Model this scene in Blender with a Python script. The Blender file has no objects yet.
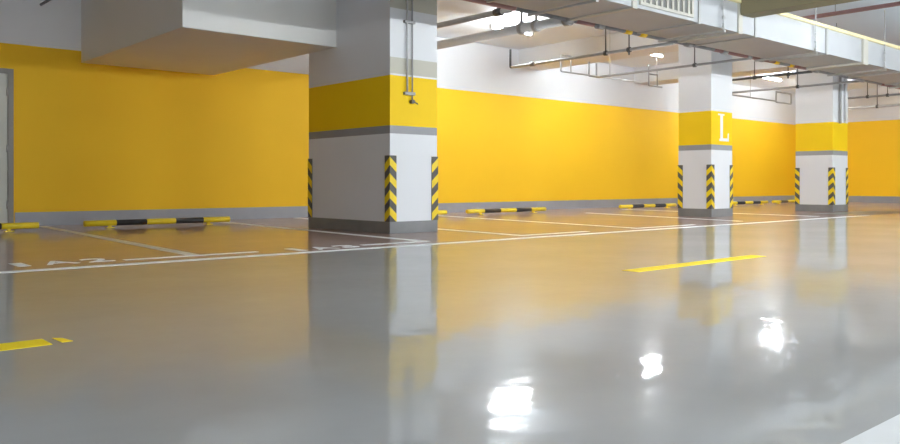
import bpy, bmesh, math, random
from mathutils import Vector, Matrix
random.seed(7)
S = bpy.context.scene
C = S.collection
PI = math.pi

# ------------------------------------------------------------------ materials
def _mat(name):
    m = bpy.data.materials.new(name)
    m.use_nodes = True
    nt = m.node_tree
    b = nt.nodes['Principled BSDF']
    return m, nt, b

def paint(name, col, rough=0.5, var=0.06, scale=1.5, bump=0.0, spec=0.5, metal=0.0):
    """painted / plastered surface with slow procedural colour variation"""
    m, nt, b = _mat(name)
    tc = nt.nodes.new('ShaderNodeTexCoord')
    n = nt.nodes.new('ShaderNodeTexNoise')
    n.inputs['Scale'].default_value = scale
    n.inputs['Detail'].default_value = 5
    nt.links.new(tc.outputs['Object'], n.inputs['Vector'])
    r = nt.nodes.new('ShaderNodeValToRGB')
    lo = [max(0, c * (1 - var)) for c in col]
    hi = [min(1, c * (1 + var)) for c in col]
    r.color_ramp.elements[0].position = 0.3
    r.color_ramp.elements[1].position = 0.7
    r.color_ramp.elements[0].color = (*lo, 1)
    r.color_ramp.elements[1].color = (*hi, 1)
    nt.links.new(n.outputs['Fac'], r.inputs['Fac'])
    nt.links.new(r.outputs['Color'], b.inputs['Base Color'])
    b.inputs['Roughness'].default_value = rough
    b.inputs['Metallic'].default_value = metal
    b.inputs['Specular IOR Level'].default_value = spec
    if bump:
        n2 = nt.nodes.new('ShaderNodeTexNoise')
        n2.inputs['Scale'].default_value = 60
        n2.inputs['Detail'].default_value = 4
        nt.links.new(tc.outputs['Object'], n2.inputs['Vector'])
        bp = nt.nodes.new('ShaderNodeBump')
        bp.inputs['Strength'].default_value = bump
        bp.inputs['Distance'].default_value = 0.004
        nt.links.new(n2.outputs['Fac'], bp.inputs['Height'])
        nt.links.new(bp.outputs['Normal'], b.inputs['Normal'])
    return m

def emit(name, col, s):
    m, nt, b = _mat(name)
    b.inputs['Base Color'].default_value = (*col, 1)
    b.inputs['Emission Color'].default_value = (*col, 1)
    b.inputs['Emission Strength'].default_value = s
    return m

def epoxy(name, lo, hi, rough=(0.04, 0.09), ior=1.5, wave=0.045, worn=0.30):
    """glossy coated concrete: cloudy colour, uneven gloss, trowel ripples"""
    m, nt, b = _mat(name)
    L = nt.links.new
    tc = nt.nodes.new('ShaderNodeTexCoord')
    n = nt.nodes.new('ShaderNodeTexNoise')
    n.inputs['Scale'].default_value = 0.55
    n.inputs['Detail'].default_value = 7
    n.inputs['Roughness'].default_value = 0.6
    L(tc.outputs['Object'], n.inputs['Vector'])
    r = nt.nodes.new('ShaderNodeValToRGB')
    r.color_ramp.elements[0].position = 0.32
    r.color_ramp.elements[1].position = 0.68
    r.color_ramp.elements[0].color = (*lo, 1)
    r.color_ramp.elements[1].color = (*hi, 1)
    L(n.outputs['Fac'], r.inputs['Fac'])
    # scattered pale scuffs and dark specks
    n4 = nt.nodes.new('ShaderNodeTexNoise')
    n4.inputs['Scale'].default_value = 9
    n4.inputs['Detail'].default_value = 3
    L(tc.outputs['Object'], n4.inputs['Vector'])
    r4 = nt.nodes.new('ShaderNodeValToRGB')
    r4.color_ramp.elements[0].position = 0.70
    r4.color_ramp.elements[1].position = 0.80
    r4.color_ramp.elements[0].color = (0, 0, 0, 1)
    r4.color_ramp.elements[1].color = (.10, .10, .10, 1)
    L(n4.outputs['Fac'], r4.inputs['Fac'])
    mx = nt.nodes.new('ShaderNodeMix'); mx.data_type = 'RGBA'
    L(r4.outputs['Color'], mx.inputs['Factor'])
    L(r.outputs['Color'], mx.inputs[6])
    mx.inputs[7].default_value = (min(1, hi[0] * 1.5), min(1, hi[1] * 1.5), min(1, hi[2] * 1.5), 1)
    L(mx.outputs[2], b.inputs['Base Color'])
    n2 = nt.nodes.new('ShaderNodeTexNoise')
    n2.inputs['Scale'].default_value = 1.1
    n2.inputs['Detail'].default_value = 5
    L(tc.outputs['Object'], n2.inputs['Vector'])
    mr = nt.nodes.new('ShaderNodeMapRange')
    mr.inputs['From Min'].default_value = 0.35
    mr.inputs['From Max'].default_value = 0.65
    mr.inputs['To Min'].default_value = rough[0]
    mr.inputs['To Max'].default_value = rough[1]
    L(n2.outputs['Fac'], mr.inputs['Value'])
    L(mr.outputs['Result'], b.inputs['Roughness'])
    b.inputs['IOR'].default_value = ior
    # trowel ripples
    n3 = nt.nodes.new('ShaderNodeTexNoise')
    n3.inputs['Scale'].default_value = 10.0
    n3.inputs['Detail'].default_value = 3
    L(tc.outputs['Object'], n3.inputs['Vector'])
    # small tilt of the surface normal, the same from every side
    def vm(op, v):
        q = nt.nodes.new('ShaderNodeVectorMath'); q.operation = op
        if v is not None: q.inputs[1].default_value = v
        return q
    sb, ml, ad, no = vm('SUBTRACT', (.5, .5, .5)), vm('MULTIPLY', (wave, wave, 0)), vm('ADD', (0, 0, 1)), vm('NORMALIZE', None)
    L(n3.outputs['Color'], sb.inputs[0]); L(sb.outputs[0], ml.inputs[0]); L(ml.outputs[0], ad.inputs[0]); L(ad.outputs[0], no.inputs[0])
    L(no.outputs[0], b.inputs['Normal'])
    # worn share of the coating: the same colour with a wider, softer gloss
    b2 = nt.nodes.new('ShaderNodeBsdfPrincipled')
    L(mx.outputs[2], b2.inputs['Base Color'])
    b2.inputs['Roughness'].default_value = 0.28
    b2.inputs['IOR'].default_value = ior
    L(no.outputs[0], b2.inputs['Normal'])
    ms = nt.nodes.new('ShaderNodeMixShader'); ms.inputs[0].default_value = worn
    L(b.outputs[0], ms.inputs[1]); L(b2.outputs[0], ms.inputs[2])
    L(ms.outputs[0], nt.nodes['Material Output'].inputs['Surface'])
    return m

M = {}
M['white_wall'] = paint('white wall paint', (0.735, 0.745, 0.76), 0.6, 0.02, 0.8, 0.15)
M['soffit'] = paint('warm white soffit paint', (0.76, 0.75, 0.715), 0.6, 0.02, 0.8, 0.15)
M['ceil'] = paint('ceiling paint', (0.74, 0.80, 0.87), 0.8, 0.02, 0.7, 0.1)
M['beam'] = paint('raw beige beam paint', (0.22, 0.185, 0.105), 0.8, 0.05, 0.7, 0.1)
M['yellow_wall'] = paint('yellow wall paint', (0.86, 0.51, 0.018), 0.6, 0.03, 0.5, 0.12, 0.2)
M['yellow_col'] = paint('yellow pillar paint', (0.92, 0.60, 0.004), 0.55, 0.03, 0.8, 0.1, 0.25)
M['grey_band'] = paint('grey band paint', (0.30, 0.30, 0.31), 0.5, 0.04, 2, 0.1)
M['beige_band'] = paint('beige band tone', (0.52, 0.50, 0.42), 0.6, 0.03, 2, 0.1)
M['skirt'] = paint('grey skirting paint', (0.21, 0.21, 0.212), 0.4, 0.1, 3, 0.1)
M['base'] = paint('baseboard paint', (0.30, 0.305, 0.33), 0.4, 0.06, 2, 0.1)
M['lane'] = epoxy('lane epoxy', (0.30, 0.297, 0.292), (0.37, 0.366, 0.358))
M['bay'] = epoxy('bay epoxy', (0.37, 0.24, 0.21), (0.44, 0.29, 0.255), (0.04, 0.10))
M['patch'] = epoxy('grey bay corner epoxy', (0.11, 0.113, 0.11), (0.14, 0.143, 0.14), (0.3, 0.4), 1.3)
M['line'] = paint('white road paint', (0.86, 0.86, 0.85), 0.6, 0.08, 6)
M['kerb'] = paint('off white kerb paint', (0.58, 0.58, 0.575), 0.5, 0.06, 4)
M['line_old'] = paint('worn cream road paint', (0.74, 0.68, 0.57), 0.6, 0.12, 6)
M['dash'] = paint('yellow road paint', (0.95, 0.70, 0.005), 0.65, 0.05, 4)
M['g_dark'] = paint('dark rubber', (0.10, 0.093, 0.082), 0.6, 0.15, 8)
M['g_yel'] = paint('reflective yellow', (0.88, 0.64, 0.01), 0.35, 0.05, 8)
M['s_yel'] = paint('yellow steel paint', (0.85, 0.64, 0.02), 0.35, 0.06, 8)
M['s_blk'] = paint('black steel paint', (0.025, 0.025, 0.027), 0.3, 0.2, 8)
M['duct'] = paint('galvanised duct panel', (0.42, 0.43, 0.445), 0.45, 0.05, 1.3, 0.05, 0.5, 0.1)
M['flange'] = paint('duct flange steel', (0.40, 0.40, 0.39), 0.45, 0.08, 6, 0, 0.5, 0.2)
M['cream'] = paint('cream insulation edge', (0.78, 0.68, 0.38), 0.6, 0.08, 5)
M['creamw'] = paint('cream white metal', (0.48, 0.46, 0.40), 0.5, 0.04, 5)
M['dark'] = paint('dark void lining', (0.16, 0.16, 0.15), 0.7, 0.1, 5)
M['pipe_w'] = paint('white pipe', (0.78, 0.78, 0.78), 0.4, 0.03, 4)
M['pipe_g'] = paint('grey steel pipe', (0.34, 0.34, 0.34), 0.45, 0.1, 6)
M['pipe_l'] = paint('pale steel pipe', (0.50, 0.50, 0.50), 0.4, 0.08, 6)
M['pipe_d'] = paint('dark steel pipe', (0.10, 0.10, 0.10), 0.45, 0.15, 6)
M['pipe_m'] = paint('dull steel main', (0.25, 0.25, 0.26), 0.5, 0.1, 6)
M['pipe_r'] = paint('dull red pipe', (0.30, 0.15, 0.145), 0.45, 0.12, 6)
M['collar_y'] = paint('yellow pipe band', (0.9, 0.58, 0.01), 0.4, 0.03, 6)
M['door'] = paint('grey green door paint', (0.55, 0.55, 0.48), 0.45, 0.05, 3)
M['frame'] = paint('brown grey door frame', (0.22, 0.20, 0.17), 0.45, 0.06, 3)
M['steel'] = paint('brushed steel', (0.6, 0.6, 0.58), 0.3, 0.05, 20, 0, 0.5, 0.9)
M['lamp_body'] = paint('white lamp housing', (0.8, 0.8, 0.8), 0.4, 0.02, 5)
M['tube'] = emit('lit tube', (0.90, 0.965, 1.0), 68)
M['tube_fill'] = emit('lit fill tube', (0.90, 0.965, 1.0), 98)  # glow of the added, unseen lamps over the lane
M['letter'] = paint('white letter paint', (0.82, 0.82, 0.80), 0.5, 0.02, 5)

# ------------------------------------------------------------------ mesh helpers
def quad(bm, pts, mi=0):
    f = bm.faces.new([bm.verts.new(p) for p in pts]); f.material_index = mi; return f

def box(bm, x0, x1, y0, y1, z0, z1, mi=0):
    v = [bm.verts.new((x, y, z)) for z in (z0, z1) for y in (y0, y1) for x in (x0, x1)]
    for q in ((0, 2, 3, 1), (4, 5, 7, 6), (0, 1, 5, 4), (2, 6, 7, 3), (0, 4, 6, 2), (1, 3, 7, 5)):
        f = bm.faces.new([v[i] for i in q]); f.material_index = mi

def tube(bm, p0, p1, r, n=14, mi=0, r1=None):
    p0 = Vector(p0); p1 = Vector(p1); d = p1 - p0
    if r1 is None: r1 = r
    q = d.to_track_quat('Z', 'Y')
    a = []; b = []
    for i in range(n):
        t = 2 * PI * i / n
        o = q @ Vector((math.cos(t), math.sin(t), 0))
        a.append(bm.verts.new(p0 + o * r)); b.append(bm.verts.new(p1 + o * r1))
    for i in range(n):
        f = bm.faces.new((a[i], a[(i + 1) % n], b[(i + 1) % n], b[i])); f.material_index = mi; f.smooth = True
    f = bm.faces.new(a[::-1]); f.material_index = mi
    f = bm.faces.new(b); f.material_index = mi

def path_tube(bm, pts, r, n=12, bend=0.06, mi=0):
    """round pipe along a polyline with rounded elbows, one closed skin"""
    P = [Vector(p) for p in pts]
    out = [P[0]]
    for i in range(1, len(P) - 1):
        a = (P[i - 1] - P[i]).normalized(); b = (P[i + 1] - P[i]).normalized()
        s = P[i] + a * bend; e = P[i] + b * bend
        for k in range(5):
            t = k / 4
            out.append(s * (1 - t) ** 2 + P[i] * 2 * t * (1 - t) + e * t * t)
    out.append(P[-1])
    rings = []; up = None
    for i, p in enumerate(out):
        if i == 0: d = out[1] - out[0]
        elif i == len(out) - 1: d = out[-1] - out[-2]
        else: d = (out[i + 1] - out[i]).normalized() + (out[i] - out[i - 1]).normalized()
        d.normalize()
        if up is None:
            up = d.orthogonal().normalized()
        up = (up - d * up.dot(d)).normalized()
        w = d.cross(up)
        rings.append([bm.verts.new(p + (up * math.cos(2 * PI * j / n) + w * math.sin(2 * PI * j / n)) * r) for j in range(n)])
    for A, B in zip(rings, rings[1:]):
        for j in range(n):
            f = bm.faces.new((A[j], A[(j + 1) % n], B[(j + 1) % n], B[j])); f.smooth = True; f.material_index = mi
    bm.faces.new(rings[0][::-1]).material_index = mi
    bm.faces.new(rings[-1]).material_index = mi

def obj(name, bm, mats, parent=None, bevel=0.0):
    me = bpy.data.meshes.new(name)
    bmesh.ops.recalc_face_normals(bm, faces=bm.faces[:])
    bm.to_mesh(me); bm.free()
    if not isinstance(mats, (list, tuple)): mats = [mats]
    for m in mats: me.materials.append(m)
    o = bpy.data.objects.new(name, me); C.objects.link(o)
    if parent is not None: o.parent = parent
    if bevel:
        b = o.modifiers.new('soft edges', 'BEVEL'); b.width = bevel; b.segments = 2; b.limit_method = 'ANGLE'
    return o

def B(name, ext, m, parent=None, bevel=0.0):
    bm = bmesh.new(); box(bm, *ext); return obj(name, bm, m, parent, bevel)

def tag(o, label, cat=None, group=None, kind=None):
    o['label'] = label
    if cat: o['category'] = cat
    if group: o['group'] = group
    if kind: o['kind'] = kind
    return o

def thing(name, label, cat, loc, group=None, kind=None, rz=0):
    o = bpy.data.objects.new(name, None); C.objects.link(o)
    o.empty_display_size = 0.2
    o.location = loc; o.rotation_euler = (0, 0, rz)
    return tag(o, label, cat, group, kind)

def struct(name, bm, mats, label=None, parent=None, bevel=0):
    o = obj(name, bm, mats, parent, bevel); o['kind'] = 'structure'
    if label: o['label'] = label
    return o

def dup(root, loc, label, group=None, rz=None):
    r = root.copy(); C.objects.link(r); r.location = loc
    if rz is not None: r.rotation_euler = (0, 0, rz)
    r['label'] = label
    if group: r['group'] = group
    for ch in list(root.children):
        c = ch.copy(); C.objects.link(c); c.parent = r
        for g in list(ch.children):
            d = g.copy(); C.objects.link(d); d.parent = c
    return r

# ------------------------------------------------------------------ room shell
XL, XR, YF, YB, ZC = -7.0, 30.5, -6.0, 14.3, 4.12
FRONT = 7.02                      # where the bay coating meets the lane coating

bm = bmesh.new()
quad(bm, [(XL, YF, 0), (XR, YF, 0), (XR, FRONT, 0), (XL, FRONT, 0)], 0)
pp = [(18.4, FRONT + .06), (22.6, 7.60), (21.6, 8.05), (20.8, 8.30), (18.4, 8.30)]
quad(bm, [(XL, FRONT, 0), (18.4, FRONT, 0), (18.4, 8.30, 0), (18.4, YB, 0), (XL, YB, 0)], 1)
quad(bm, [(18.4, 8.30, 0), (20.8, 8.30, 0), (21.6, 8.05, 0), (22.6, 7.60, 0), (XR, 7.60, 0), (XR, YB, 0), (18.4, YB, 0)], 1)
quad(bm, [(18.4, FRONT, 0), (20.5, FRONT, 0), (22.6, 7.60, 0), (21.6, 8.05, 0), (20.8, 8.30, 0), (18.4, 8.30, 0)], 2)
quad(bm, [(20.5, FRONT, 0), (XR, FRONT, 0), (XR, 7.60, 0), (22.6, 7.60, 0)], 0)
bmesh.ops.remove_doubles(bm, verts=bm.verts[:], dist=1e-4)
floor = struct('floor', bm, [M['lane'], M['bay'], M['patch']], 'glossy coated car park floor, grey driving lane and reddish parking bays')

bm = bmesh.new(); box(bm, XL - .2, XR + .2, YF - .2, YB + .2, ZC, ZC + .2)
struct('ceiling', bm, M['ceil'], 'white painted concrete ceiling slab')

ZY = 2.93                         # top of the yellow on the walls
def wall(name, ext, inner, label):
    x0, x1, y0, y1 = ext
    bm = bmesh.new()
    box(bm, x0, x1, y0, y1, 0, ZY, 1 if inner else 0)
    box(bm, x0, x1, y0, y1, ZY, ZC, 1)
    return struct(name, bm, [M['yellow_wall'], M['white_wall']], label)
wall('wall_back', (XL, XR, YB, YB + .2), None, 'long yellow wall behind the parking bays, white above')
wall('wall_right', (XR, XR + .2, YF, YB), None, 'yellow end wall beyond the third pillar, white above')
wall('wall_left', (XL - .2, XL, YF, YB), 'white', 'white painted end wall')
wall('wall_front', (XL, XR, YF - .2, YF), 'white', 'white wall on the far side of the lane')
ZB = 0.225
bm = bmesh.new(); box(bm, 3.31, XR - .012, YB - .012, YB, 0, ZB); box(bm, XL, 2.15, YB - .012, YB, 0, ZB)
struct('baseboard_back', bm, M['base'], 'grey painted baseboard along the long yellow wall')
bm = bmesh.new(); box(bm, XR - .012, XR, YF, YB - .0, 0, ZB)
struct('baseboard_right', bm, M['base'], 'grey painted baseboard of the end wall')

# soffit box between nearest pillar and wall
bm = bmesh.new(); box(bm, 4.32, 6.70, 10.15, YB, 2.73, ZC)
struct('beam', bm, M['soffit'], 'deep white boxed soffit between the nearest pillar and the yellow wall', bevel=0.008)
# beam from the second and third pillar to the wall
bm = bmesh.new(); box(bm, 14.97, 15.80, 9.60, YB, 3.66, ZC)
struct('beam', bm, M['white_wall'], 'white concrete beam from the second pillar to the long wall', bevel=0.006)
bm = bmesh.new(); box(bm, 19.95, 20.80, 9.42, YB, 3.66, ZC)
struct('beam', bm, M['white_wall'], 'white concrete beam from the third pillar to the long wall', bevel=0.006)
# beige beam over the lane, notched over the duct
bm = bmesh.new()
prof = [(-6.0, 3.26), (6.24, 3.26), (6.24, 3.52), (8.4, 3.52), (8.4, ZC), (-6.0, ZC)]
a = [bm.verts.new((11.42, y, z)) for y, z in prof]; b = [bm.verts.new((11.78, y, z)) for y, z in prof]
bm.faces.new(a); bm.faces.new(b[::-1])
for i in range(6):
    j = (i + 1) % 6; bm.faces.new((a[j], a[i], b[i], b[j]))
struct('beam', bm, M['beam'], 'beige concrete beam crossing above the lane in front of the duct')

# ------------------------------------------------------------------ floor markings (paint on the floor: parts of the floor)
def stripe(name, pts, m, label=None, t=0.0025):
    bm = bmesh.new()
    lo = [bm.verts.new((x, y, 0)) for x, y in pts]; hi = [bm.verts.new((x, y, t)) for x, y in pts]
    n = len(pts)
    bm.faces.new(lo[::-1]); bm.faces.new(hi)
    for i in range(n):
        j = (i + 1) % n; bm.faces.new((lo[i], lo[j], hi[j], hi[i]))
    o = obj(name, bm, m, floor)
    if label: o['label'] = label
    return o
stripe('lane_edge_line', [(XL, 6.97), (18.2, 6.97), (18.2, 7.10), (XL, 7.10)], M['line'], 'long white line between lane and bays')
def seg(name, x0, y0, x1, y1, w, m, label=None):
    d = Vector((x1 - x0, y1 - y0)).normalized(); n = Vector((-d.y, d.x)) * w / 2
    stripe(name, [(x0 - n.x, y0 - n.y), (x1 - n.x, y1 - n.y), (x1 + n.x, y1 + n.y), (x0 + n.x, y0 + n.y)], m, label)
seg('bay_line', 3.30, 7.5, 3.66, 14.1, .13, M['line_old'], 'worn cream line between two bays')
seg('bay_line', 6.15, 7.5, 6.50, 14.1, .13, M['line'], 'white bay line left of the nearest pillar')
seg('bay_line', 7.80, 7.42, 8.35, 14.1, .13, M['line'], 'white bay line right of the nearest pillar')
seg('bay_line', 10.40, 7.42, 11.35, 14.1, .13, M['line'], 'white bay line between first and second pillar')
seg('bay_line', 13.72, 7.5, 14.85, 12.0, .13, M['line'], 'white bay line left of the second pillar')
seg('bay_line', 16.9, 7.5, 17.6, 13.0, .13, M['line'], 'white bay line right of the second pillar')
seg('bay_front_line', 2.62, 7.44, 3.95, 7.44, .09, M['line'], 'short white line beside the bay number')
seg('bay_front_line', 5.25, 7.44, 6.22, 7.44, .09, M['line'], 'short white line in front of the nearest pillar')
seg('bay_front_line', 7.75, 7.40, 9.2, 7.40, .09, M['line'])
seg('bay_front_line', 10.3, 7.40, 12.0, 7.40, .09, M['line'])
for x0, x1 in ((-1.06, 1.015), (5.29, 7.34)):
    stripe('lane_dash', [(x0, 3.75), (x1, 3.75), (x1 + .0, 3.91), (x0, 3.91)], M['dash'], 'yellow centre dash of the lane')
stripe('dash_remnant', [(1.06, 3.77), (1.105, 3.77), (1.09, 3.87), (1.055, 3.90)], M['dash'], 'small yellow paint remnant beside the dash')
stripe('kerb_line', [(0.8, 0.42), (10, 0.42), (10, 0.92), (0.8, 0.92)], M['kerb'], 'broad white edge marking')

def text_mesh(name, s, spans, y0, h, m, label):
    '''painted characters, each fitted to its own (start, width) along X'''
    V = []; Fc = []
    for ch, (x0, w) in zip(s, spans):
        cu = bpy.data.curves.new(name, 'FONT'); cu.body = ch; cu.size = 1; cu.extrude = 0.0012; cu.offset = 0.0 if ch == '1' else 0.012
        t = bpy.data.objects.new('tmp', cu); C.objects.link(t)
        bpy.context.view_layer.update()
        me = bpy.data.meshes.new_from_object(t.evaluated_get(bpy.context.evaluated_depsgraph_get()))
        bpy.data.objects.remove(t)
        xs = [v.co.x for v in me.vertices]; ys = [v.co.y for v in me.vertices]
        sx = w / (max(xs) - min(xs)); sy = h / (max(ys) - min(ys)); mx, my = min(xs), min(ys)
        n = len(V)
        V += [(x0 + (v.co.x - mx) * sx, y0 + (v.co.y - my) * sy, v.co.z + 0.0012) for v in me.vertices]
        Fc += [[n + i for i in p.vertices] for p in me.polygons]
        bpy.data.meshes.remove(me)
    me = bpy.data.meshes.new(name); me.from_pydata(V, [], Fc); me.materials.append(m)
    o = bpy.data.objects.new(name, me); C.objects.link(o); o.parent = floor; o['label'] = label
    return o
text_mesh('bay_number', '1A2', [(1.745, .10), (1.965, .27), (2.31, .23)], 7.42, .34, M['line'], 'white painted bay number 1A2')
text_mesh('bay_number', '1A3', [(4.33, .10), (4.56, .27), (4.90, .23)], 7.24, .32, M['line'], 'white painted bay number by the nearest pillar')

# ------------------------------------------------------------------ pillars
def pillar(label, x0, x1, y0, y1, ztop=ZC, letter=False, beige=False):
    t = thing('pillar', label, 'pillar', (x0, y0, 0), 'painted concrete pillars', 'thing')
    w, d = x1 - x0, y1 - y0
    bm = bmesh.new()
    zs = [(0.0, 1.385, 0), (1.385, 1.495, 1), (1.495, 2.19, 2), (2.19, 2.215, 0), (2.215, 2.44, 0), (2.44, 3.12, 0), (3.12, ztop, 0)]
    for z0, z1, mi in zs:
        for p, q in (((0, 0), (w, 0)), ((w, 0), (w, d)), ((w, d), (0, d)), ((0, d), (0, 0))):
            k = 3 if beige and p == (0, 0) and z0 in (2.215, 3.12) else mi     # two beige bands, on the lane side only
            quad(bm, [(*p, z0), (*q, z0), (*q, z1), (*p, z1)], k)
    quad(bm, [(0, 0, 0), (w, 0, 0), (w, d, 0), (0, d, 0)], 0)
    quad(bm, [(0, 0, ztop), (w, 0, ztop), (w, d, ztop), (0, d, ztop)], 0)
    bmesh.ops.remove_doubles(bm, verts=bm.verts[:], dist=1e-5)
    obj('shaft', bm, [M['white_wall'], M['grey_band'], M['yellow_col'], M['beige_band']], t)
    e = 0.008
    bm = bmesh.new(); box(bm, -e, w + e, -e, d + e, 0, 0.165)
    s = obj('skirting', bm, M['skirt'], t, 0.004); s['label'] = 'dark grey skirting'
    if letter:
        bm = bmesh.new()
        L = [(.31, 0), (.69, 0), (.69, .17), (.65, .17), (.63, .06), (.45, .06), (.45, .535), (.51, .535), (.51, .57), (.26, .57), (.26, .535), (.35, .535), (.35, .06), (.31, .04)]
        a = [bm.verts.new((x, -0.004, 1.575 + z)) for x, z in L]; b = [bm.verts.new((x, 0, 1.575 + z)) for x, z in L]
        bm.faces.new(a); bm.faces.new(b[::-1])
        for i in range(len(L)):
            j = (i + 1) % len(L); bm.faces.new((a[j], a[i], b[i], b[j]))
        l = obj('letter', bm, M['letter'], t); l['label'] = 'white letter L'
    return t
COL = [(6.70, 7.55, 8.83, 10.93), (14.97, 15.80, 8.83, 9.60), (19.95, 20.80, 8.50, 9.42)]
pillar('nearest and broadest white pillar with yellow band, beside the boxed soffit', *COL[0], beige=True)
pillar('white pillar with a white letter L on its yellow band', *COL[1], letter=True)
pillar('farthest white pillar with yellow band and a grey pipe down its side', *COL[2])

# chevron corner guards: rubber angle with yellow chevrons
def guard(label, x, y, sx, sy):
    """angle whose wings run from the corner (x, y) along sx*X and sy*Y over the pillar faces"""
    t = thing('corner_guard', label, 'corner guard', (x, y, 0.165), 'chevron corner guards on the pillars')
    W, T, H = 0.105, 0.012, 0.915
    g = 0.0005
    # L profile in local coords; u along sx, v along sy, outside is negative
    prof = [(-T, -T), (W, -T), (W, -g), (-g, -g), (-g, W), (-T, W)]
    bm = bmesh.new()
    a = [bm.verts.new((u * sx, v * sy, 0)) for u, v in prof]; b = [bm.verts.new((u * sx, v * sy, H)) for u, v in prof]
    bm.faces.new(a); bm.faces.new(b)
    for i in range(6):
        j = (i + 1) % 6; bm.faces.new((a[i], a[j], b[j], b[i]))
    obj('rubber_angle', bm, M['g_dark'], t)
    per, hgt, drop = 0.2287, 0.112, 0.105
    bm = bmesh.new()
    e = 0.0025
    for k in range(-1, 5):
        top = 0.10 + k * per + hgt * .5
        lo_c, hi_c = top - hgt / 2, top + hgt / 2
        for face in (0, 1):
            def P(s, z, out):
                u, v = (s, -T - out) if face == 0 else (-T - out, s)
                return (u * sx, v * sy, z)
            # strip from the corner (s=-T) down to the wing's edge, clipped to the guard's ends
            N = 6
            for i in range(N):
                s0 = -T + (W + T) * i / N; s1 = -T + (W + T) * (i + 1) / N
                zz = []
                for s in (s0, s1):
                    f = (s + T) / (W + T)
                    zz.append((min(max(lo_c - drop * f, 0.0), H), min(max(hi_c - drop * f, 0.0), H)))
                if zz[0][1] - zz[0][0] < 1e-4 and zz[1][1] - zz[1][0] < 1e-4: continue
                o_ = [P(s0, zz[0][0], e), P(s1, zz[1][0], e), P(s1, zz[1][1], e), P(s0, zz[0][1], e)]
                i_ = [P(s0, zz[0][0], 0), P(s1, zz[1][0], 0), P(s1, zz[1][1], 0), P(s0, zz[0][1], 0)]
                vo = [bm.verts.new(p) for p in o_]; vi = [bm.verts.new(p) for p in i_]
                try:
                    bm.faces.new(vo)
                    for q in range(4): bm.faces.new((vo[q], vo[(q + 1) % 4], vi[(q + 1) % 4], vi[q]))
                except ValueError: pass
    bmesh.ops.remove_doubles(bm, verts=bm.verts[:], dist=1e-5)
    s = obj('chevron_stripes', bm, M['g_yel'], t); s['label'] = 'yellow reflective chevrons'
    return t
wh = ['the nearest pillar', 'the pillar lettered L', 'the farthest pillar']
for (x0, x1, y0, y1), w in zip(COL, wh):
    guard(f'black and yellow chevron guard on the back corner of {w}', x0, y1, 1, -1)
    guard(f'black and yellow chevron guard on the middle corner of {w}', x0, y0, 1, 1)
    guard(f'black and yellow chevron guard on the right front corner of {w}', x1, y0, -1, 1)

# ------------------------------------------------------------------ wheel stops
def wheel_stop(x0, x1, label):
    L = x1 - x0
    t = thing('wheel_stop', label, 'wheel stop', (x0, 12.9, 0), 'black and yellow wheel stops')
    r, z = 0.046, 0.078
    bm = bmesh.new()
    for k in range(5):
        tube(bm, (L * k / 5, 0, z), (L * (k + 1) / 5, 0, z), r, 16, k % 2)
    bmesh.ops.remove_doubles(bm, verts=bm.verts[:], dist=1e-5)
    obj('bar', bm, [M['s_yel'], M['s_blk']], t)
    for x in (L * .16, L * .84):
        bm = bmesh.new()
        box(bm, x - .025, x + .025, -.02, .02, .012, z - r * .6)
        box(bm, x - .06, x + .06, -.06, .06, 0, .012)
        obj('foot', bm, M['s_yel'], t, .002)
    return t
wheel_stop(0.85, 3.30, 'black and yellow tubular wheel stop in front of the grey door')
wheel_stop(3.94, 6.32, 'black and yellow wheel stop between the cream bay line and the nearest pillar')
wheel_stop(8.85, 11.28, 'wheel stop half hidden behind the nearest pillar, only its yellow end showing')
wheel_stop(11.89, 14.43, 'black and yellow wheel stop just right of the nearest pillar')
wheel_stop(17.37, 19.95, 'black and yellow wheel stop just left of the pillar lettered L')
wheel_stop(22.85, 25.30, 'black and yellow wheel stop just right of the pillar lettered L')
wheel_stop(25.70, 28.20, 'black and yellow wheel stop just left of the farthest pillar')

# ------------------------------------------------------------------ door on the back wall
bm = bmesh.new()
box(bm, 2.15, 2.22, YB - .06, YB, 0, 2.52); box(bm, 3.20, 3.28, YB - .06, YB, 0, 2.52); box(bm, 2.22, 3.20, YB - .06, YB, 2.44, 2.52)
door = struct('door_1', bm, M['frame'], 'grey green steel door in a brown grey frame at the edge of the yellow wall')
bm = bmesh.new(); box(bm, 2.22, 3.20, YB - .035, YB, 0.01, 2.44)
dl = obj('door_leaf', bm, M['door'], door)
for z in (.35, 1.25, 2.15):
    bm = bmesh.new(); tube(bm, (3.19, YB - .045, z - .06), (3.19, YB - .045, z + .06), .012); obj('hinge', bm, M['steel'], dl)
bm = bmesh.new(); box(bm, 2.27, 2.31, YB - .047, YB - .035, .95, 1.17); path_tube(bm, [(2.29, YB - .04, 1.08), (2.29, YB - .095, 1.08), (2.41, YB - .095, 1.08)], .010, 10, .02)
obj('door_handle', bm, M['steel'], dl)

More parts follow.
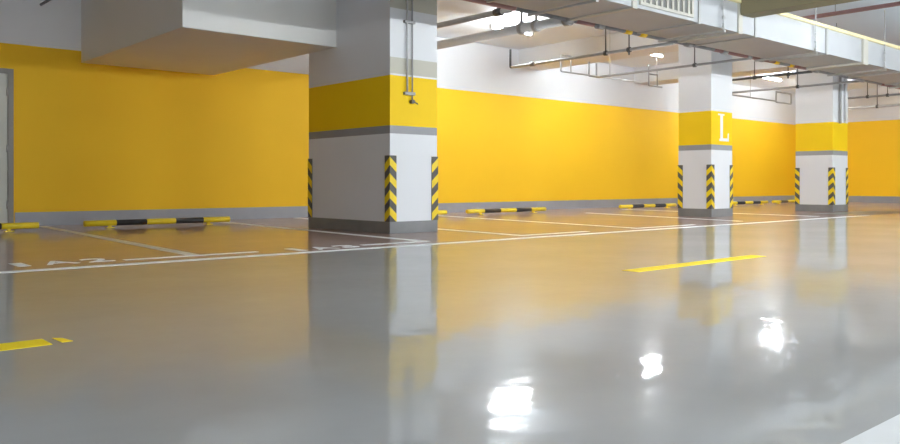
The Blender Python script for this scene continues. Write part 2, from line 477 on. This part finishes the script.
# ------------------------------------------------------------------ ventilation duct along the lane
DY0, DY1, DZ0, DZ1 = 6.28, 7.30, 3.00, 3.45
duct = thing('ventilation_duct', 'long rectangular grey metal duct hung under the ceiling across the pillars', 'air duct', (5.0, DY0, DZ0))
def dbox(name, x0, x1, y0, y1, z0, z1, m, parent=duct, label=None, bev=0):
    bm = bmesh.new(); box(bm, x0 - 5.0, x1 - 5.0, y0 - DY0, y1 - DY0, z0 - DZ0, z1 - DZ0)
    o = obj(name, bm, m, parent, bev)
    if label: o['label'] = label
    return o
cuts = [5.0, 7.1, 8.75, 10.31, 11.45, 11.93, 14.46, 16.10, 18.0, 20.0, 22.0, 24.0, 26.0, 28.0, 30.4]
for a, b in zip(cuts, cuts[1:]):
    dbox('duct_section', a, b, DY0, DY1, DZ0, DZ1, M['duct'])
def ring(x, w=0.05, e=0.03, m=None):
    bm = bmesh.new()
    for y0, y1, z0, z1 in ((DY0 - e, DY1 + e, DZ0 - e, DZ0), (DY0 - e, DY1 + e, DZ1, DZ1 + e), (DY0 - e, DY0, DZ0, DZ1), (DY1, DY1 + e, DZ0, DZ1)):
        box(bm, x - w / 2 - 5, x + w / 2 - 5, y0 - DY0, y1 - DY0, z0 - DZ0, z1 - DZ0)
    return obj('flange', bm, m or M['flange'], duct)
for x in cuts[1:-1]:
    if x == 11.45: ring(x, .12, .022, M['creamw'])
    elif x == 16.10: ring(x, .22, .04, M['creamw'])
    elif x == 8.75: ring(x, .10, .022, M['creamw'])
    else: ring(x, .05 if x < 14 else .07, .018 if x < 14 else .025)
dbox('edge_strip', 10.75, 30.4, DY0 - .05, DY0 + .02, DZ1 - .01, DZ1 + .045, M['cream'], label='cream insulation strip along the top edge')
# louvred grille in the front face
bm = bmesh.new()
gx0, gx1, gz0, gz1 = 8.86, 10.14, 3.045, 3.43
for x0, x1, z0, z1 in ((gx0, gx1, gz0, gz0 + .04), (gx0, gx1, gz1 - .03, gz1), (gx0, gx0 + .05, gz0 + .04, gz1 - .03), (gx1 - .05, gx1, gz0 + .04, gz1 - .03)):
    box(bm, x0 - 5, x1 - 5, -.03, 0, z0 - DZ0, z1 - DZ0)
gr = obj('grille_frame', bm, M['creamw'], duct); gr['label'] = 'cream louvred grille in the duct face'
dbox('grille_backing', gx0 + .05, gx1 - .05, DY0 - .004, DY0, gz0 + .04, gz1 - .03, M['dark'], gr)
n = 9
for i in range(n):
    x = gx0 + .05 + (gx1 - gx0 - .1) * (i + .5) / n
    dbox('slat', x - .022, x + .022, DY0 - .022, DY0 - .006, gz0 + .042, gz1 - .032, M['creamw'], gr)
# hanger rods of the duct
for x in (7.9, 10.9, 13.95, 17.0, 20.3):
    bm = bmesh.new(); tube(bm, (x - 5, -.045, -.045), (x - 5, -.045, ZC - DZ0), .012, 8)
    for z in (.0, .12, .26): tube(bm, (x - 5, -.045, z), (x - 5, -.045, z + .045), .022, 8)
    obj('hanger_rod', bm, M['pipe_l'], duct)
for x in (7.9, 10.9, 13.95, 17.0, 20.3):
    bm = bmesh.new(); box(bm, x - .025 - 5, x + .025 - 5, -.075, DY1 - DY0 + .05, -.075, -.045)
    obj('support_channel', bm, M['flange'], duct)

# ------------------------------------------------------------------ sprinkler and service pipes
def pipe_thing(name, label, loc, group=None):
    return thing(name, label, 'pipe', loc, group)
def P(parent, name, pts, r, m, bend=0.05, n=12, label=None):
    off = Vector(parent.location)
    bm = bmesh.new(); path_tube(bm, [Vector(p) - off for p in pts], r, n, bend)
    o = obj(name, bm, m, parent)
    if label: o['label'] = label
    return o
def fit(parent, name, p0, p1, r, m, label=None):
    off = Vector(parent.location)
    bm = bmesh.new(); tube(bm, Vector(p0) - off, Vector(p1) - off, r, 14)
    o = obj(name, bm, m, parent)
    if label: o['label'] = label
    return o

YM, ZM = 7.42, 3.02
main = pipe_thing('sprinkler_main_pipe', 'sprinkler main along the back edge of the duct, red lengths and yellow bands', (8.0, YM, ZM))
P(main, 'pipe_run', [(6.0, YM, ZM), (30.4, YM, ZM)], .036, M['pipe_m'])
for x0, x1 in ((5.9, 7.7), (8.95, 9.35), (12.65, 15.0), (15.6, 16.1), (20.0, 21.5)):
    fit(main, 'red_length', (x0, YM, ZM), (x1, YM, ZM), .039, M['pipe_r'], 'dull red length of pipe')
for x in (10.18, 10.56, 14.9, 15.5):
    fit(main, 'yellow_band', (x - .08, YM, ZM), (x + .08, YM, ZM), .043, M['collar_y'], 'yellow band')
for x in (8.8, 9.5, 11.85, 13.0, 13.85, 14.3, 16.6, 18.95, 22.55):
    fit(main, 'coupling', (x - .07, YM, ZM), (x + .07, YM, ZM), .055, M['pipe_g'])
for x in (7.5, 12.4, 17.6, 23.5):
    fit(main, 'hanger_rod', (x, YM, ZM), (x, YM, ZC), .01, M['pipe_g'])

def branch(label, x, y1, z=3.0, r=.024, m='pipe_g', rods=(), riser=.33, cross=None, sprigs=(), coup=None, y0=YM + .072):
    t = pipe_thing('sprinkler_branch_pipe', label, (x, y0, z), 'sprinkler branch pipes under the ceiling')
    pts = [(x, y0, z), (x, y1, z)]
    P(t, 'pipe_run', pts, r, M[m])
    if riser:
        P(t, 'riser', [(x, y1 - .02, z), (x, y1 + .05, z), (x, y1 + .05, z + riser)], r * .8, M['pipe_d'] if m == 'pipe_l' else M[m], .03)
    if cross:
        P(t, 'drop_loop', [(x, y1, z), (x - cross, y1, z), (x - cross, y1, z + riser)], r * .8, M[m], .03)
    for y in rods:
        fit(t, 'hanger_rod', (x, y, z), (x, y, ZC), .011, M['pipe_d'])
        fit(t, 'clamp', (x, y - .03, z), (x, y + .03, z), r + .016, M['pipe_d'])
    for y in sprigs:
        fit(t, 'sprinkler_head', (x, y, z - .02), (x, y, z - .09), .016, M['pipe_d'])
    if coup is not None:
        fit(t, 'coupling', (x, coup - .05, z), (x, coup + .05, z), r + .014, M['pipe_g'])
    return t
b1 = branch('pale branch pipe from the main to a dark riser, nearest of the branches', 11.5, 11.15, 3.0, .028, 'pipe_l', (8.85, 8.35), .36, None, (8.35,), 10.6)
branch('grey branch pipe ending in a double riser just left of the pillar lettered L', 13.97, 10.95, 3.0, .024, 'pipe_g', (8.6,), .30, .32)
branch('grey branch pipe right of the pillar lettered L, hung on one long rod', 16.6, 10.6, 3.0, .026, 'pipe_d', (8.75, 8.0), .0, None, (8.0,))
branch('grey branch pipe meeting the left edge of the farthest pillar', 18.95, 10.7, 3.0, .026, 'pipe_g', (8.9,), .0)
branch('grey branch pipe just right of the farthest pillar', 22.55, 10.6, 3.0, .028, 'pipe_g', (8.7, 8.2), .0)
branch('pale grey branch pipe farthest along the duct, low beside the end wall', 25.6, 11.2, 3.0, .04, 'pipe_l', (9.6,), .0)

def cross_pipe(label, pts, r, m, extra=()):
    t = pipe_thing('sprinkler_drop_pipe', label, pts[0], 'sprinkler drop pipes near the wall')
    P(t, 'pipe_run', pts, r, M[m], .03)
    for q in extra: P(t, 'drop_loop', q, r, M[m], .03)
    x, y, z = pts[1]; xa = pts[0][0]
    fit(t, 'hanger_rod', (xa * .6 + x * .4, y, z), (xa * .6 + x * .4, y, ZC), .007, M['pipe_l'])
    return t
cross_pipe('thin pale pipe with a U shaped end, running along the wall behind the first branch',
           [(15.4, 10.9, 3.0), (12.68, 10.9, 3.0), (12.68, 10.9, 3.34)], .015, 'pipe_l',
           [[(13.0, 10.9, 3.0), (13.0, 10.9, 3.34)], [(12.68, 10.9, 3.34), (13.0, 10.9, 3.34)]])
cross_pipe('dark pipe dropping on two legs beside the top of the pillar lettered L',
           [(16.75, 11.2, 3.02), (16.2, 11.2, 3.02), (16.2, 11.2, 3.52)], .018, 'pipe_g',
           [[(16.55, 11.2, 3.02), (16.55, 11.2, 3.45)], [(16.2, 11.2, 3.3), (16.55, 11.2, 3.3)]])
cross_pipe('thin pipe with a square loop between the lettered pillar and the farthest pillar',
           [(19.4, 10.85, 3.0), (21.8, 10.85, 3.0), (21.8, 10.85, 3.26)], .02, 'pipe_l',
           [[(21.8, 10.85, 3.26), (22.7, 10.85, 3.26), (22.7, 10.85, 2.97), (21.8, 10.85, 2.97)]])

# big white pipe from behind the nearest pillar to the duct
wp = pipe_thing('drain_pipe', 'thick white pipe with a flanged valve, right of the nearest pillar top', (8.93, 7.5, 3.05))
P(wp, 'pipe_run', [(8.93, 7.56, 3.05), (8.93, 14.28, 3.05)], .07, M['pipe_w'])
fit(wp, 'end_flange', (8.93, 7.50, 3.05), (8.93, 7.60, 3.05), .09, M['pipe_g'])
for y in (8.12, 8.42):
    fit(wp, 'flange', (8.93, y, 3.05), (8.93, y + .07, 3.05), .09, M['pipe_l'])
for y in (8.16, 8.46):
    fit(wp, 'hanger_rod', (8.93, y, 3.1), (8.93, y, ZC), .02, M['pipe_l'])
up = pipe_thing('service_pipe', 'grey pipe running above the thick white pipe, right of the nearest pillar top', (9.65, 9.5, 3.6))
P(up, 'pipe_run', [(9.65, 9.4, 3.6), (9.65, 14.28, 3.6)], .05, M['pipe_l'])
fit(up, 'hanger_rod', (9.65, 9.7, 3.6), (9.65, 9.7, ZC), .012, M['pipe_d'])
fit(up, 'clamp', (9.65, 9.60, 3.6), (9.65, 9.76, 3.6), .065, M['pipe_d'])
# red pipe on the ceiling beyond the beige beam
rp = pipe_thing('sprinkler_pipe', 'dull red pipe under the ceiling beyond the beige beam', (15.6, 0, 3.92))
P(rp, 'pipe_run', [(15.6, -5.9, 3.92), (15.6, 7.3, 3.92)], .04, M['pipe_r'])
for y in (1.0, 4.0, 6.6): fit(rp, 'hanger_rod', (15.6, y, 3.92), (15.6, y, ZC), .01, M['pipe_g'])
# dark conduit on the white wall, upper left
dc = pipe_thing('conduit', 'short dark conduit above the yellow wall, left of the boxed soffit', (3.62, 14, 3.55))
P(dc, 'pipe_run', [(3.62, 14.0, 3.56), (3.62, 9.5, 3.56)], .022, M['pipe_d'])
fit(dc, 'hanger_rod', (3.62, 12.2, 3.56), (3.62, 12.2, ZC), .01, M['pipe_d'])

# conduits down the pillars
c1 = pipe_thing('conduit', 'pair of thin grey pipes with a small valve on the nearest pillar front', (6.98, 8.80, 1.9))
P(c1, 'pipe_run', [(6.98, 8.80, 1.97), (6.98, 8.80, ZC)], .013, M['pipe_l'])
P(c1, 'pipe_run', [(7.07, 8.80, 1.86), (7.07, 8.80, ZC)], .011, M['pipe_g'])
for z in (1.95, 2.95):
    bm = bmesh.new(); box(bm, -.05, .13, -.02, .0295, z - 1.9 - .02, z - 1.9 + .02); obj('clamp', bm, M['pipe_g'], c1)
fit(c1, 'valve', (7.07, 8.77, 1.84), (7.07, 8.83, 1.84), .028, M['pipe_d'])
fit(c1, 'valve_lever', (7.07, 8.775, 1.84), (7.15, 8.775, 1.81), .009, M['pipe_d'])
c3 = pipe_thing('conduit', 'grey pipe pair running down the farthest pillar to its yellow band', (20.2, 8.47, 2.2))
P(c3, 'pipe_run', [(20.27, 8.455, 2.16), (20.27, 8.455, ZC)], .03, M['pipe_g'])
P(c3, 'pipe_run', [(20.6, 8.455, 2.20), (20.6, 8.455, ZC)], .04, M['pipe_w'])

# ------------------------------------------------------------------ tube lamps
def tube_lamp(label, x, y, z, L=1.2, tm='tube', group='tube lamps under the ceiling', hw=.016):
    t = thing('tube_lamp', label, 'lamp', (x, y, z), group)
    bm = bmesh.new()
    box(bm, -L / 2 - .04, L / 2 + .04, -hw, hw, .026, .07)
    obj('housing', bm, M['lamp_body'], t, .004)
    bm = bmesh.new(); tube(bm, (-L / 2, 0, 0), (L / 2, 0, 0), .02, 12); obj('tube', bm, M[tm], t)
    for s in (-1, 1):
        bm = bmesh.new(); box(bm, s * L / 2 - .02, s * L / 2 + .02, -.025, .025, -.025, .03); obj('end_cap', bm, M['lamp_body'], t)
    for s in (-.4, .4):
        bm = bmesh.new(); tube(bm, (s * L, 0, .07), (s * L, 0, ZC - z), .006, 6); obj('hanger_rod', bm, M['pipe_l'], t)
    return t
tube_lamp('lit tube lamp above the bays beside the thick white pipe', 12.1, 11.75, 3.88)
tube_lamp('lit tube lamp above the bays just left of the pillar lettered L', 16.75, 11.6, 3.88)
tube_lamp('lit tube lamp above the bays between the lettered pillar and the farthest pillar', 23.6, 11.9, 3.88)
tube_lamp('added fill tube lamp hidden behind the farthest pillar', 27.2, 11.7, 3.88)  # added out of sight to brighten the far right of the wall
for x, y in ((7.6, 1.4), (10.2, 1.4), (13.5, 3.7), (16.5, 1.4), (20.0, 1.4), (24.5, 1.4)):  # unseen row added as fill light; one also meant for a floor streak
    tube_lamp('unseen fill tube lamp over the grey driving lane', x, y, 3.05, tm='tube_fill', hw=.085, group='unseen fill lamps over the lane')
for x in (0.5, 2.5, 4.5, 8.5, 13.2, 17.0, 21.0):  # out-of-view row added to brighten pillar fronts, floor and left wall
    tube_lamp('unseen fill tube lamp over the near side of the lane', x, -2.5, 3.05, tm='tube_fill', hw=.085, group='unseen fill lamps over the near side of the lane')

# ------------------------------------------------------------------ world, camera, view
w = bpy.data.worlds.new('World'); S.world = w; w.use_nodes = True
w.node_tree.nodes['Background'].inputs['Color'].default_value = (0.9, 0.95, 1, 1)
w.node_tree.nodes['Background'].inputs['Strength'].default_value = 0.0

cam = bpy.data.cameras.new('camera'); co = bpy.data.objects.new('camera', cam); C.objects.link(co)
cam.sensor_width = 36; cam.sensor_fit = 'HORIZONTAL'; cam.lens = 804 / 900 * 36
cam.shift_x = 0; cam.shift_y = -(222 - 183) / 900
cam.clip_start = 0.05; cam.clip_end = 200
co.location = (0, 0, 0.7); co.rotation_euler = (PI / 2, 0, math.radians(48.5389 - 90))
S.camera = co
S.view_settings.view_transform = 'Standard'; S.view_settings.look = 'None'
S.view_settings.exposure = 2.5; S.view_settings.gamma = 1; S.view_settings.use_curve_mapping = False
S.cycles.max_bounces = 10; S.cycles.diffuse_bounces = 8; S.cycles.glossy_bounces = 4
S.cycles.sample_clamp_indirect = 6
S.cycles.use_denoising = True
